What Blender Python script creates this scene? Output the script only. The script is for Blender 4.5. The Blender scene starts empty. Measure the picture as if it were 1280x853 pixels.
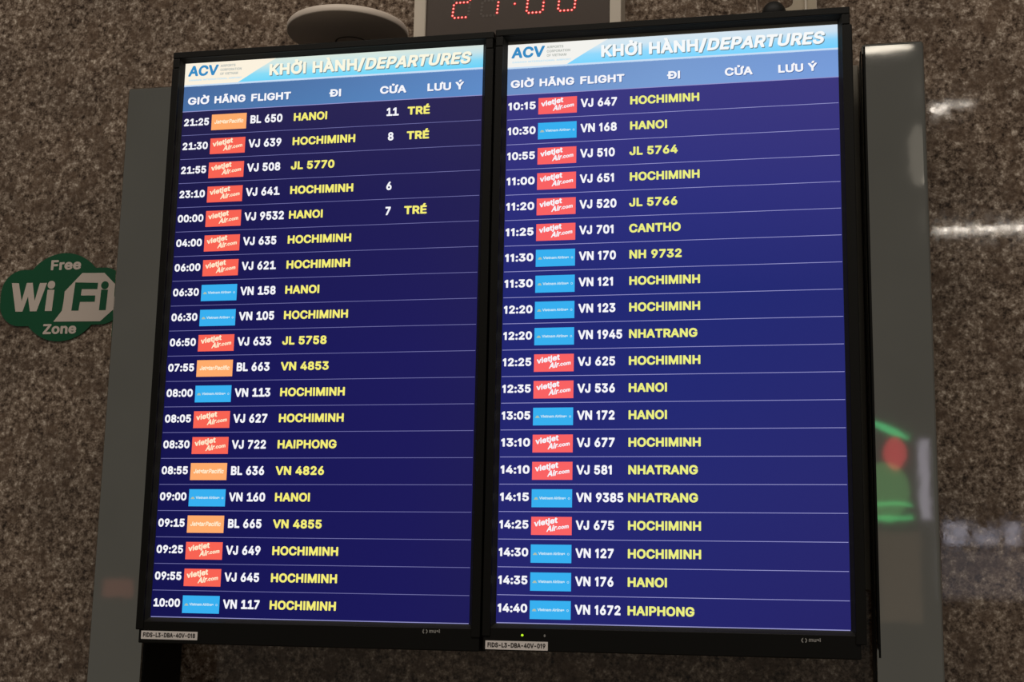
import bpy, bmesh, math
from mathutils import Matrix, Vector
from mathutils.geometry import tessellate_polygon

S = bpy.context.scene
COL = S.collection
def lin(c):
    return tuple((v/255/12.92 if v/255 <= .04045 else ((v/255+.055)/1.055)**2.4) for v in c)

# ------------------------------------------------------------------ camera, world, lights, exposure
cam = bpy.data.cameras.new('camera'); cam.sensor_width = 36; cam.lens = 1809.1/1280*36
cam.clip_start = .05
co = bpy.data.objects.new('camera', cam); COL.objects.link(co); S.camera = co
RI, DN, FW = Vector((.97746568, .21016463, .01979056)), Vector((-.01939585, .18277185, -.98296401)), Vector((-.21020143, .96042974, .18272953))
co.matrix_world = Matrix(((RI.x, -DN.x, -FW.x, 1.0063), (RI.y, -DN.y, -FW.y, -2.0710), (RI.z, -DN.z, -FW.z, .0213), (0, 0, 0, 1)))

S.view_settings.view_transform = 'Standard'; S.view_settings.look = 'None'
S.view_settings.exposure = 0; S.view_settings.gamma = 1; S.view_settings.use_curve_mapping = False

W = bpy.data.worlds.new('hall'); S.world = W; W.use_nodes = True
bg = W.node_tree.nodes['Background']; bg.inputs[0].default_value = (.108, .1, .086, 1); bg.inputs[1].default_value = 1.1

def area(name, loc, sx, sy, radiance, color=(1, 1, 1), rot=(0, 0, 0), shape='RECTANGLE'):
    l = bpy.data.lights.new(name, 'AREA'); l.shape = shape; l.size = sx; l.size_y = sy
    a = sx*sy*(math.pi/4 if shape in ('DISK', 'ELLIPSE') else 1)
    l.energy = math.pi*a*radiance; l.color = color
    o = bpy.data.objects.new(name, l); o.location = loc; o.rotation_euler = rot; COL.objects.link(o)
    return o
WARM = (1, .9, .78)
area('ceiling_panel_light', (.55, -1.55, 2.45), 3.6, .5, 7.6, WARM)
area('ceiling_tube_light', (2.9, -6.63, 2.4), 2.4, .08, 40, WARM)
area('ceiling_round_light', (1.565, -4.36, 2.4), .08, .12, 26, WARM, shape='ELLIPSE')
area('ceiling_round_light', (1.64, -4.30, 2.4), .18, .035, 24, WARM, shape='ELLIPSE')
area('ceiling_round_light', (1.27, -3.84, 2.4), .26, .09, 2.4, WARM, shape='ELLIPSE')
area('ceiling_round_light', (1.615, -7, 2.92), .12, .42, .16, WARM, (math.pi/2, 0, 0), 'ELLIPSE')
area('ceiling_round_light', (1.635, -7, 2.78), .07, .10, 1.2, WARM, (math.pi/2, 0, 0), 'ELLIPSE')
FACE = (math.pi/2, 0, 0)      # lit shop signs across the hall, facing the wall
area('green_sign_light', (1.37, -7.2, .80), .30, .36, .20, (.3, 1, .3), FACE, 'ELLIPSE')
area('green_sign_light', (1.40, -7.1, 1.17), .26, .045, .8, (.1, 1, .35), (math.pi/2, .4, 0), 'ELLIPSE')
area('red_sign_light', (1.43, -7.15, 1.03), .13, .2, .6, (1, .07, .09), FACE, 'ELLIPSE')
area('green_sign_light', (1.41, -7.1, .62), .22, .02, .9, (.1, 1, .3), FACE)
area('green_sign_light', (1.41, -7.1, .70), .22, .02, .7, (.1, 1, .3), FACE)
area('white_sign_light', (1.6, -7.1, .86), .06, .5, .42, (.86, .8, 1), FACE)
area('white_sign_light', (1.80, -7.1, .55), .14, .14, 4.2, (.86, .84, 1), FACE)
area('white_sign_light', (1.98, -7.1, .53), .15, .10, 3.4, (.86, .84, 1), FACE)
area('white_sign_light', (2.14, -7.1, .55), .10, .14, 4, (.86, .84, 1), FACE)
area('white_sign_light', (2.34, -7.1, .55), .2, .14, 4, (.86, .84, 1), FACE)
area('shop_window_light', (2.0, -7.2, .30), .6, .3, .7, (.9, .86, 1), FACE)
area('shop_window_light', (1.44, -7.2, .27), .26, .56, .045, (1, .66, .42), FACE)
area('red_sign_light', (-3.75, -7.1, .12), .22, .12, .1, (1, .3, .2), FACE)

# ------------------------------------------------------------------ materials
def nodes(name):
    m = bpy.data.materials.new(name); m.use_nodes = True
    return m, m.node_tree, m.node_tree.nodes['Principled BSDF']
def mat(name, rgb, rough=.5, metal=0, spec=.5, var=.0, scale=40):
    m, nt, p = nodes(name)
    c = lin(rgb)
    p.inputs['Roughness'].default_value = rough; p.inputs['Metallic'].default_value = metal
    p.inputs['Specular IOR Level'].default_value = spec
    tc = nt.nodes.new('ShaderNodeTexCoord'); n = nt.nodes.new('ShaderNodeTexNoise'); n.inputs['Scale'].default_value = scale
    r = nt.nodes.new('ShaderNodeValToRGB')
    r.color_ramp.elements[0].color = (*[v*(1-var) for v in c], 1); r.color_ramp.elements[1].color = (*[min(1, v*(1+var)) for v in c], 1)
    nt.links.new(tc.outputs['Object'], n.inputs['Vector']); nt.links.new(n.outputs['Fac'], r.inputs[0]); nt.links.new(r.outputs[0], p.inputs['Base Color'])
    return m
def glow(name, rgb, k=1.0):
    m = bpy.data.materials.new(name); m.use_nodes = True; nt = m.node_tree; nt.nodes.clear()
    e = nt.nodes.new('ShaderNodeEmission'); o = nt.nodes.new('ShaderNodeOutputMaterial')
    e.inputs[0].default_value = (*lin(rgb), 1); e.inputs[1].default_value = k
    nt.links.new(e.outputs[0], o.inputs[0]); return m
def picture(name, x_cols, x0, x1, z_cols, z0, z1, mix=.5):
    """a screen picture: a colour run along x mixed with a colour run along z, over the screen's own black glass"""
    m, nt, p = nodes(name); N = nt.nodes; L = nt.links
    p.inputs['Base Color'].default_value = (.004, .004, .005, 1); p.inputs['Roughness'].default_value = .4
    p.inputs['Specular IOR Level'].default_value = .25
    tc = N.new('ShaderNodeTexCoord'); sp = N.new('ShaderNodeSeparateXYZ'); L.new(tc.outputs['Object'], sp.inputs[0])
    outs = []
    for ax, cols, a, b in (('X', x_cols, x0, x1), ('Z', z_cols, z0, z1)):
        mr = N.new('ShaderNodeMapRange'); mr.inputs[1].default_value = a; mr.inputs[2].default_value = b
        L.new(sp.outputs[ax], mr.inputs[0])
        cr = N.new('ShaderNodeValToRGB'); e = cr.color_ramp.elements
        while len(e) < len(cols): e.new(.5)
        for i, (pos, c) in enumerate(cols): e[i].position = pos; e[i].color = (*lin(c), 1)
        L.new(mr.outputs[0], cr.inputs[0]); outs.append(cr.outputs[0])
    mx = N.new('ShaderNodeMix'); mx.data_type = 'RGBA'; mx.inputs[0].default_value = mix
    L.new(outs[0], mx.inputs[6]); L.new(outs[1], mx.inputs[7])
    L.new(mx.outputs[2], p.inputs['Emission Color']); p.inputs['Emission Strength'].default_value = 1
    return m

def granite():
    m, nt, p = nodes('brown_granite'); N = nt.nodes; L = nt.links
    tc = N.new('ShaderNodeTexCoord')
    def ramp(src, stops):
        r = N.new('ShaderNodeValToRGB'); e = r.color_ramp.elements
        while len(e) < len(stops): e.new(.5)
        for i, (pos, c) in enumerate(stops): e[i].position = pos; e[i].color = (*lin(c), 1)
        L.new(src, r.inputs[0]); return r.outputs[0]
    def noise(scale, detail, rough=.5, dist=0):
        n = N.new('ShaderNodeTexNoise'); n.inputs['Scale'].default_value = scale; n.inputs['Detail'].default_value = detail
        n.inputs['Roughness'].default_value = rough; n.inputs['Distortion'].default_value = dist
        L.new(tc.outputs['Object'], n.inputs['Vector']); return n.outputs['Fac']
    def mix(f, a, b, mode='MIX'):
        x = N.new('ShaderNodeMix'); x.data_type = 'RGBA'; x.blend_type = mode
        if isinstance(f, float): x.inputs[0].default_value = f
        else: L.new(f, x.inputs[0])
        L.new(a, x.inputs[6]); L.new(b, x.inputs[7]); return x.outputs[2]
    grain = ramp(noise(128, 6, .70), [(.34, (50, 38, 31)), (.43, (100, 84, 72)), (.51, (138, 121, 107)), (.585, (168, 152, 138)), (.67, (228, 216, 203))])
    v = N.new('ShaderNodeTexVoronoi'); v.inputs['Scale'].default_value = 50; L.new(tc.outputs['Object'], v.inputs['Vector'])
    sp = N.new('ShaderNodeSeparateColor'); L.new(v.outputs['Color'], sp.inputs[0])
    blotch = ramp(noise(90, 3), [(.3, (84, 66, 54)), (.7, (126, 106, 90))])
    mask = ramp(sp.outputs[0], [(.74, (0, 0, 0)), (.80, (200, 200, 200))])
    col = mix(mask, grain, blotch)
    big = ramp(noise(9, 3), [(.3, (222, 220, 218)), (.7, (255, 252, 248))])
    col = mix(1.0, col, big, 'MULTIPLY')
    L.new(col, p.inputs['Base Color'])
    rr = N.new('ShaderNodeMapRange'); rr.inputs[1].default_value = .35; rr.inputs[2].default_value = .65; rr.inputs[3].default_value = .02; rr.inputs[4].default_value = .06
    L.new(noise(70, 3), rr.inputs[0]); L.new(rr.outputs[0], p.inputs['Roughness']); p.inputs['Specular IOR Level'].default_value = .5
    b = N.new('ShaderNodeBump'); b.inputs['Strength'].default_value = .004; b.inputs['Distance'].default_value = .002
    L.new(noise(160, 2), b.inputs['Height']); L.new(b.outputs[0], p.inputs['Normal'])
    return m

def steel(name, rgb, rough):
    m, nt, p = nodes(name); N = nt.nodes; L = nt.links
    p.inputs['Metallic'].default_value = 1; p.inputs['Roughness'].default_value = rough
    tc = N.new('ShaderNodeTexCoord'); n = N.new('ShaderNodeTexNoise'); n.inputs['Scale'].default_value = 7; n.inputs['Detail'].default_value = 3
    r = N.new('ShaderNodeValToRGB'); c = lin(rgb)
    r.color_ramp.elements[0].color = (*[v*.9 for v in c], 1); r.color_ramp.elements[1].color = (*[v*1.08 for v in c], 1)
    L.new(tc.outputs['Object'], n.inputs['Vector']); L.new(n.outputs['Fac'], r.inputs[0]); L.new(r.outputs[0], p.inputs['Base Color'])
    b = N.new('ShaderNodeBump'); b.inputs['Strength'].default_value = .03; b.inputs['Distance'].default_value = .004
    L.new(n.outputs['Fac'], b.inputs['Height']); L.new(b.outputs[0], p.inputs['Normal'])
    return m

M_GRAN = granite()
M_FLOOR = mat('terrazzo', (150, 143, 132), .3, var=.1, scale=90)
M_STEEL = steel('satin_steel', (182, 181, 176), .035)
M_STEELD = mat('dark_steel_sheet', (112, 106, 94), .4, var=.08, scale=12)
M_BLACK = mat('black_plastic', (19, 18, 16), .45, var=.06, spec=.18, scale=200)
M_BLACKG = mat('black_trim', (38, 37, 33), .6, var=.05, spec=.2)
M_RUB = mat('black_rubber', (12, 12, 12), .6, var=.1)
M_STICK = mat('label_paper', (246, 238, 235), .5, var=.05, scale=60)
M_INK = mat('label_ink', (60, 54, 52), .6, var=.1)
M_LOGO = mat('silver_print', (150, 148, 144), .4, var=.05)
M_FRAME = mat('white_aluminium', (214, 203, 188), .4, var=.03)
M_FACE = mat('dark_acrylic', (84, 73, 67), .25, var=.05)
M_BEIGE = mat('beige_trunking', (176, 162, 140), .45, var=.04)
M_DISC = mat('white_plastic', (230, 216, 203), .45, var=.03)
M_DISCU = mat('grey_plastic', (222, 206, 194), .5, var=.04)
M_GREEN = mat('green_sign_film', (6, 84, 52), .4, var=.05, scale=20)
M_SWHITE = mat('white_sign_film', (214, 200, 190), .45, var=.03, scale=20)
E_WHITE = glow('white_pixels', (247, 247, 252)); E_YEL = glow('yellow_pixels', (246, 238, 118)); E_YELR = glow('pale_yellow_pixels', (236, 238, 128))
E_LINE = glow('divider_pixels', (112, 111, 166)); E_LINEW = glow('bright_divider_pixels', (150, 150, 205))
E_RED = glow('red_pixels', (249, 100, 84)); E_REDR = glow('red_pixels_cool', (250, 99, 100)); E_ORG = glow('orange_pixels', (255, 172, 108))
E_BLUE = glow('sky_blue_pixels', (56, 176, 240)); E_CREAM = glow('cream_pixels', (255, 236, 204)); E_PALE = glow('pale_blue_pixels', (196, 228, 244))
E_GOLD = glow('gold_pixels', (190, 196, 150)); E_ACV = glow('logo_blue_pixels', (58, 140, 196)); E_GREYT = glow('grey_print_pixels', (186, 190, 184))
E_SHAD = glow('title_shadow_pixels', (110, 132, 140)); E_TITLE = glow('title_pixels', (252, 248, 226)); E_TITLER = glow('title_pixels_cool', (248, 250, 250))
E_BAND = glow('banner_rule_pixels', (200, 222, 246)); E_WEDGE = glow('cream_wedge_pixels', (252, 242, 222)); E_WEDGER = glow('white_wedge_pixels', (244, 243, 238))
E_HSH = glow('heading_shadow_pixels', (62, 92, 150))
M_OFF = mat('unlit_panel_edge', (100, 97, 88), .4, var=.04)
E_LED = glow('red_led', (236, 44, 44), 1.3); E_LEDC = glow('red_led_core', (255, 172, 160), 1.4); M_LEDOFF = mat('unlit_led', (90, 78, 71), .4)
E_GRN = glow('green_power_led', (190, 240, 40), 1.2)

# ------------------------------------------------------------------ mesh helpers
class MB:
    def __init__(s): s.v = []; s.f = []; s.mi = []; s.mats = []
    def m(s, mt):
        if mt not in s.mats: s.mats.append(mt)
        return s.mats.index(mt)
    def poly(s, pts, mt):
        b = len(s.v); s.v += [tuple(p) for p in pts]; s.f.append(tuple(range(b, b+len(pts)))); s.mi.append(s.m(mt))
    def rect(s, x0, z0, x1, z1, y, mt): s.poly(((x0, y, z0), (x1, y, z0), (x1, y, z1), (x0, y, z1)), mt)
    def box(s, x0, x1, y0, y1, z0, z1, mt):
        b = len(s.v); s.v += [(x, y, z) for x in (x0, x1) for y in (y0, y1) for z in (z0, z1)]
        for q in ((0, 1, 3, 2), (4, 6, 7, 5), (0, 4, 5, 1), (2, 3, 7, 6), (0, 2, 6, 4), (1, 5, 7, 3)):
            s.f.append(tuple(b+i for i in q)); s.mi.append(s.m(mt))
    def prism(s, pts, y0, y1, mt):          # outline in x,z extruded along y
        tri = tessellate_polygon([[Vector((x, z, 0)) for x, z in pts]])
        n = len(pts); b = len(s.v)
        s.v += [(x, y0, z) for x, z in pts]+[(x, y1, z) for x, z in pts]; k = s.m(mt)
        for t in tri: s.f.append(tuple(b+i for i in t)); s.mi.append(k); s.f.append(tuple(b+n+i for i in reversed(t))); s.mi.append(k)
        for i in range(n):
            j = (i+1) % n; s.f.append((b+i, b+j, b+n+j, b+n+i)); s.mi.append(k)
    def disc(s, x, z, y, r, mt, n=14, rz=None):
        s.poly([(x+r*math.cos(a*2*math.pi/n), y, z+(rz or r)*math.sin(a*2*math.pi/n)) for a in range(n)], mt)
    def lathe(s, prof, mt, n=48, mtx=Matrix()):   # profile (r, z) about z
        b = len(s.v); k = s.m(mt)
        for r, z in prof:
            for a in range(n):
                s.v.append(tuple(mtx @ Vector((r*math.cos(a*2*math.pi/n), r*math.sin(a*2*math.pi/n), z))))
        for i in range(len(prof)-1):
            for a in range(n):
                c = (a+1) % n; s.f.append((b+i*n+a, b+i*n+c, b+(i+1)*n+c, b+(i+1)*n+a)); s.mi.append(k)
    def build(s, name, parent=None, bevel=0, seg=2, smooth=False, fixn=True):
        me = bpy.data.meshes.new(name); me.from_pydata(s.v, [], s.f)
        for m in s.mats: me.materials.append(m)
        for p, i in zip(me.polygons, s.mi): p.material_index = i; p.use_smooth = smooth
        if fixn or bevel:
            bm = bmesh.new(); bm.from_mesh(me); bmesh.ops.remove_doubles(bm, verts=bm.verts, dist=1e-6) if bevel else None
            if fixn: bmesh.ops.recalc_face_normals(bm, faces=bm.faces)
            if bevel: bmesh.ops.bevel(bm, geom=list(bm.edges), offset=bevel, segments=seg, profile=.5, affect='EDGES', clamp_overlap=True)
            bm.to_mesh(me); bm.free()
        o = bpy.data.objects.new(name, me); COL.objects.link(o)
        if parent: o.parent = parent
        return o
def thing(name, loc, label, cat, group=None):
    o = bpy.data.objects.new(name, None); o.location = loc; COL.objects.link(o); return tag(o, label, cat, group)
def tag(o, label, cat, group=None):
    o['label'] = label; o['category'] = cat
    if group: o['group'] = group
    return o
def structure(o): o['kind'] = 'structure'; return o

# bold sans letter outlines by character code: advance, loops of x,z pairs, cap height 100
GLYPHS = {
 65: (86, [[3,0,16,0,19,2,28,25,55,25,56,23,63,3,66,1,69,0,81,0,85,3,86,8,54,95,52,98,50,100,34,100,31,99,30,97,-3,8,-3,5,-1,2],[36,46,35,47,41,63,42,62,48,47]]),
 66: (82, [[11,0,45,0,56,1,67,6,72,11,75,16,78,25,78,36,75,44,68,53,72,58,74,62,75,69,74,76,73,83,69,89,64,94,59,96,51,99,42,100,9,100,5,97,5,94,5,6,6,2],[28,22,28,40,47,40,51,38,55,34,56,28,54,25,51,23,45,22],[28,62,28,78,45,78,50,76,51,74,52,72,52,67,48,63,42,61]]),
 67: (91, [[34,0,43,-1,53,-1,60,1,68,4,76,10,81,15,85,22,87,30,88,35,85,39,82,40,70,40,67,38,63,30,59,25,53,22,45,21,39,22,34,25,30,28,26,35,24,47,25,61,29,71,37,77,46,79,56,77,62,72,66,63,70,60,84,61,88,64,88,67,86,75,79,87,70,95,57,100,48,101,39,101,31,99,23,95,16,89,11,83,6,74,3,66,1,57,1,44,3,33,7,24,11,16,18,9,26,3]]),
 68: (90, [[11,0,42,0,56,3,64,6,70,11,75,16,79,22,83,31,85,41,86,53,84,66,81,75,77,83,71,89,64,94,54,98,42,100,9,100,5,97,5,94,5,6,6,2],[28,22,28,78,42,78,50,76,54,74,58,71,62,62,63,48,61,36,56,28,50,24,42,22]]),
 69: (76, [[11,0,65,0,69,1,70,3,71,17,69,20,67,21,28,22,28,23,28,40,62,40,65,41,67,43,67,56,66,59,64,61,29,61,28,62,28,78,65,78,69,80,70,84,70,95,69,98,67,100,11,100,8,99,5,97,5,94,5,6,6,2]]),
 70: (74, [[11,0,23,0,27,3,28,38,61,38,64,40,65,42,66,55,65,58,62,60,28,60,28,76,28,78,64,78,67,79,69,81,70,84,70,95,67,99,64,100,11,100,8,99,5,97,5,94,5,6,6,2]]),
 71: (93, [[34,0,43,-1,53,-1,60,1,68,4,74,8,81,15,85,22,88,30,89,38,89,50,87,54,84,56,49,56,45,54,43,52,43,49,43,39,45,36,48,35,64,35,65,33,60,26,54,22,45,21,37,23,31,28,26,35,24,47,25,61,29,71,32,74,37,77,46,79,56,77,62,71,66,63,70,61,84,61,88,64,88,67,85,76,78,88,68,96,56,100,46,101,37,100,29,98,21,94,15,89,9,82,5,74,3,64,1,53,1,43,4,32,6,24,11,16,18,8,26,3]]),
 72: (93, [[11,0,23,0,27,3,28,6,28,39,29,40,61,40,62,39,62,6,63,3,65,1,69,0,79,0,83,1,84,3,85,6,85,94,84,97,83,99,79,100,67,100,63,97,62,64,62,62,61,62,28,62,27,97,25,99,22,100,9,100,6,98,5,94,5,6,6,2]]),
 73: (35, [[11,0,23,0,26,2,27,5,27,94,26,98,22,100,9,100,6,98,5,95,5,6,6,2]]),
 74: (72, [[21,0,34,-1,40,0,47,2,56,8,62,18,64,30,64,94,63,97,61,99,47,100,43,99,41,96,41,30,40,25,39,23,36,21,33,20,26,22,23,27,22,38,19,42,5,42,1,40,0,38,0,25,4,14,11,6]]),
 75: (84, [[11,0,23,0,27,3,28,33,33,38,34,38,61,1,64,0,78,0,81,1,83,2,84,6,83,9,50,55,50,56,82,91,84,95,81,99,78,100,64,100,59,99,28,65,28,94,26,98,25,99,22,100,9,100,6,98,5,94,5,6,6,2]]),
 76: (71, [[11,0,64,0,67,2,68,5,68,17,65,21,62,22,28,22,27,95,26,98,22,100,9,100,6,98,5,95,5,6,6,2]]),
 77: (112, [[11,0,22,0,25,1,26,3,27,42,28,44,44,5,47,1,59,0,64,2,81,45,82,6,82,3,84,1,87,0,100,0,103,2,104,6,104,94,103,98,98,100,83,100,78,98,54,38,31,98,29,99,26,100,9,100,6,98,5,94,5,6,6,2]]),
 78: (94, [[11,0,23,0,26,2,27,5,28,57,63,2,67,0,81,0,84,1,86,3,86,6,86,94,86,97,84,99,81,100,69,100,65,99,64,97,63,47,62,44,28,98,25,100,11,100,6,98,5,94,5,6,6,2]]),
 79: (95, [[34,0,43,-1,53,-1,62,1,70,5,76,10,82,18,87,25,90,35,91,46,91,57,89,67,86,77,81,85,74,91,67,96,57,100,48,101,39,101,31,99,23,95,16,89,11,83,6,74,3,66,1,57,1,44,3,33,7,24,11,16,18,9,26,3],[40,22,32,26,26,35,24,46,25,60,28,69,34,75,42,79,51,79,56,77,60,74,66,66,68,55,68,41,65,32,59,25,54,22,49,21]]),
 80: (80, [[11,0,23,0,27,3,28,32,47,33,58,35,67,41,73,50,75,56,77,64,76,72,75,78,72,84,69,89,59,96,50,99,40,100,9,100,5,97,5,94,5,6,6,2],[28,54,28,78,44,78,48,77,51,75,53,70,54,66,52,59,50,56,44,54]]),
 82: (81, [[11,0,23,0,27,3,28,6,28,33,28,34,29,34,39,34,58,1,61,0,75,0,78,1,79,3,80,6,79,9,63,39,71,47,75,55,77,64,76,75,74,81,71,87,66,92,61,96,53,99,42,100,9,100,5,97,5,94,5,6,6,2],[28,56,28,78,45,78,52,75,53,72,54,67,53,62,51,59,45,56]]),
 83: (80, [[26,0,41,-1,49,-1,57,2,63,5,69,9,73,16,76,22,77,30,76,37,73,44,68,50,58,56,34,64,29,66,26,69,26,73,29,77,34,79,40,79,44,79,50,76,52,73,54,68,57,66,70,66,74,68,75,70,75,76,73,83,70,87,62,95,51,100,43,101,35,101,27,100,21,97,15,94,10,89,7,84,4,78,3,70,4,64,6,58,11,52,23,44,49,36,52,34,54,31,53,27,50,23,44,21,38,20,32,21,27,24,25,27,23,33,19,35,5,35,2,34,1,30,1,25,3,19,7,13,15,5]]),
 84: (81, [[34,0,46,0,48,2,50,5,51,78,73,78,76,80,78,83,78,95,76,98,75,100,6,100,3,99,0,97,0,84,2,80,6,78,27,78,28,5,29,2]]),
 85: (93, [[32,0,40,-1,48,-1,62,2,73,8,78,14,81,19,84,27,85,36,85,94,84,97,83,99,79,100,67,100,63,97,62,94,62,33,60,28,56,24,51,22,45,21,39,21,34,24,30,28,28,33,27,94,27,97,23,100,20,100,9,100,5,97,5,94,5,36,6,25,9,17,15,9,23,4]]),
 86: (86, [[36,0,48,0,52,1,53,3,86,92,86,97,83,99,67,100,63,97,42,36,41,39,19,98,16,100,3,100,0,99,-2,97,-3,92,30,4,33,1]]),
 87: (122, [[28,0,41,0,44,1,45,3,59,55,74,3,78,0,92,0,96,2,98,5,122,92,122,95,120,98,117,100,105,100,102,99,99,97,86,45,84,47,72,95,69,99,66,100,53,100,48,98,34,46,33,46,20,97,17,99,14,100,2,100,-1,98,-3,95,-3,92,21,5,23,1]]),
 89: (85, [[36,0,47,0,50,1,52,3,52,6,53,41,84,92,84,97,81,100,66,100,62,99,41,65,21,97,19,99,16,100,2,100,-2,97,-3,94,-2,91,29,41,30,5,31,2]]),
 90: (79, [[7,0,70,0,73,1,74,3,75,17,73,20,71,21,32,22,74,83,75,86,75,95,71,99,7,100,4,99,2,97,1,83,4,79,7,78,44,78,2,17,1,14,1,5,3,2]]),
 48: (82, [[29,0,37,-1,45,-1,52,1,59,5,65,10,69,17,73,25,75,35,76,47,76,60,74,71,71,80,66,88,60,94,52,99,45,101,37,101,30,100,24,98,18,94,12,88,9,82,6,74,3,64,2,53,3,41,4,32,7,22,11,14,16,8,22,3],[37,21,32,24,27,32,25,43,25,55,27,66,30,74,34,78,40,80,46,77,50,71,53,60,54,46,52,33,48,25,43,21]]),
 49: (58, [[27,0,40,0,41,2,43,5,43,94,41,98,38,100,25,99,5,84,4,81,4,67,5,63,10,61,19,66,20,66,20,5,22,1]]),
 185: (82, [[14,0,79,0,84,2,85,5,85,17,82,21,54,22,54,94,53,97,50,100,32,100,11,84,9,81,9,67,12,63,17,62,31,72,31,22,12,21,8,19,7,16,7,5,9,2]]),
 50: (82, [[11,0,68,0,71,1,73,3,73,16,73,19,71,21,68,22,40,22,64,49,69,58,72,66,72,75,69,84,63,92,54,98,41,101,33,101,27,99,21,96,16,93,11,88,8,83,6,76,5,69,7,65,10,63,22,63,25,64,28,67,29,73,30,76,33,79,36,80,41,80,46,78,49,75,50,70,49,66,44,58,6,17,5,14,5,5,7,2]]),
 51: (82, [[26,0,33,-1,41,-1,54,2,64,8,69,14,72,19,74,25,74,32,73,38,71,44,67,50,63,55,51,61,70,83,70,96,67,99,11,100,8,98,6,96,6,83,9,79,36,78,36,77,22,60,21,49,22,46,27,43,38,43,44,42,49,39,51,33,51,28,49,24,44,21,38,20,33,21,28,23,25,27,24,32,20,34,6,35,3,33,2,30,2,24,4,18,7,13,15,5]]),
 52: (82, [[49,0,60,0,63,2,65,5,65,17,67,18,74,19,77,22,78,34,76,37,74,39,66,41,65,61,63,65,60,67,46,66,45,67,60,94,59,97,56,100,43,100,40,99,38,97,2,36,1,23,3,20,6,18,42,18,43,17,44,3,46,1],[31,40,29,41,42,62,43,59,43,41]]),
 53: (82, [[27,0,40,-1,47,0,54,2,59,5,64,10,68,15,71,21,73,30,73,41,70,50,65,58,58,64,50,68,42,70,30,69,31,77,33,78,64,78,68,80,69,83,69,94,68,97,65,100,17,100,13,99,11,96,6,50,6,47,10,44,22,43,25,43,33,47,37,48,42,47,45,46,48,43,51,36,50,30,48,25,45,22,40,21,36,21,31,23,28,25,26,32,23,34,9,34,5,32,4,28,5,22,10,13,17,5]]),
 54: (82, [[28,0,35,-1,43,-1,49,0,55,2,61,6,66,11,72,22,73,30,73,38,71,46,68,52,64,57,60,61,53,64,46,66,45,67,61,92,61,96,58,100,44,100,39,98,14,61,7,46,5,38,5,32,6,24,9,18,13,11,17,7,22,3],[36,21,32,23,29,27,28,32,28,38,30,42,33,44,38,46,43,46,47,43,50,39,51,35,50,29,49,25,46,22,41,20]]),
 55: (82, [[17,0,30,0,34,3,73,81,74,95,70,99,67,100,11,100,8,99,6,97,5,83,8,79,11,78,46,78,11,8,11,5,13,2]]),
 56: (82, [[27,0,34,-1,44,-1,51,0,58,3,64,6,69,11,73,18,75,24,75,32,74,39,70,46,65,52,65,53,69,60,71,66,72,74,70,82,67,88,61,94,55,98,47,100,33,101,27,99,20,96,15,92,11,88,9,83,7,77,6,71,7,64,13,52,8,46,5,39,3,30,4,22,7,14,12,8,19,4],[36,21,30,22,27,25,26,32,28,36,32,39,37,41,44,40,48,38,52,33,52,28,51,25,48,22,45,21],[36,62,32,64,30,67,29,72,30,75,33,78,36,79,41,80,45,78,47,77,49,74,49,69,48,67,44,63]]),
 57: (82, [[24,0,36,0,39,2,64,39,69,48,72,58,73,64,73,72,72,78,69,84,64,90,60,95,53,98,47,100,41,101,33,101,27,99,21,96,16,92,11,87,8,81,6,75,5,67,6,59,8,53,11,47,19,39,25,36,33,34,34,33,17,8,17,5,19,2],[36,54,32,56,30,59,28,64,28,70,30,75,33,78,38,80,43,79,47,77,49,73,51,69,50,62,49,59,46,56,41,54]]),
 58: (36, [[10,1,15,-1,21,0,26,3,29,7,30,12,29,18,26,23,23,25,18,27,12,26,7,23,4,20,3,15,3,9,6,4],[12,48,18,47,23,49,26,51,29,55,30,62,29,66,26,71,21,74,15,74,10,73,6,69,3,65,3,60,4,54,7,50]]),
 47: (46, [[3,-13,14,-13,16,-12,18,-9,47,98,46,101,43,104,29,104,26,101,-3,-5,-3,-9,-2,-11]]),
 45: (82, [[20,33,61,33,62,34,64,37,64,51,62,53,59,54,20,54,17,53,14,50,14,37,16,34]]),
 46: (36, [[10,1,15,-1,21,0,26,3,29,7,30,12,29,18,26,23,23,25,18,27,12,26,7,23,4,20,3,15,3,9,6,4]]),
 272: (92, [[12,0,44,0,58,3,66,6,72,10,77,16,81,22,85,31,87,41,88,53,86,66,83,75,78,83,73,89,66,94,56,98,44,100,12,100,9,99,7,97,6,61,0,60,-4,58,-5,55,-5,45,-4,42,-2,40,6,39,7,5,8,2],[30,22,29,39,47,40,50,40,53,44,53,55,51,58,48,60,30,61,29,78,44,78,51,76,56,74,59,71,64,62,65,48,63,36,58,28,51,24,44,22]]),
 195: (86, [[3,0,16,0,19,2,28,25,55,25,56,23,63,3,66,1,69,0,81,0,85,3,86,8,54,95,52,99,50,100,58,102,63,109,65,119,63,122,61,123,50,124,45,121,38,124,31,124,25,121,21,115,18,106,20,102,23,100,34,100,31,99,30,97,-3,8,-3,5,-1,2],[36,46,35,47,41,63,42,62,48,47],[36,100,36,101,38,103,42,101,41,100]]),
 192: (86, [[3,0,16,0,19,2,28,25,55,25,56,23,63,3,67,0,81,0,84,2,86,5,86,8,54,95,51,100,52,105,43,123,39,126,25,126,22,124,20,122,21,117,32,100,29,95,-3,8,-3,5,-1,2],[36,46,35,47,41,63,42,62,48,47]]),
 201: (76, [[11,0,65,0,69,2,71,5,71,17,69,20,67,21,28,22,28,23,28,40,62,40,65,41,67,44,67,56,66,59,64,61,29,61,28,62,28,78,65,78,69,80,70,82,70,95,69,98,65,100,48,101,59,119,58,123,54,126,40,126,37,124,28,106,26,100,9,100,5,97,5,94,5,6,6,2]]),
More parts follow.
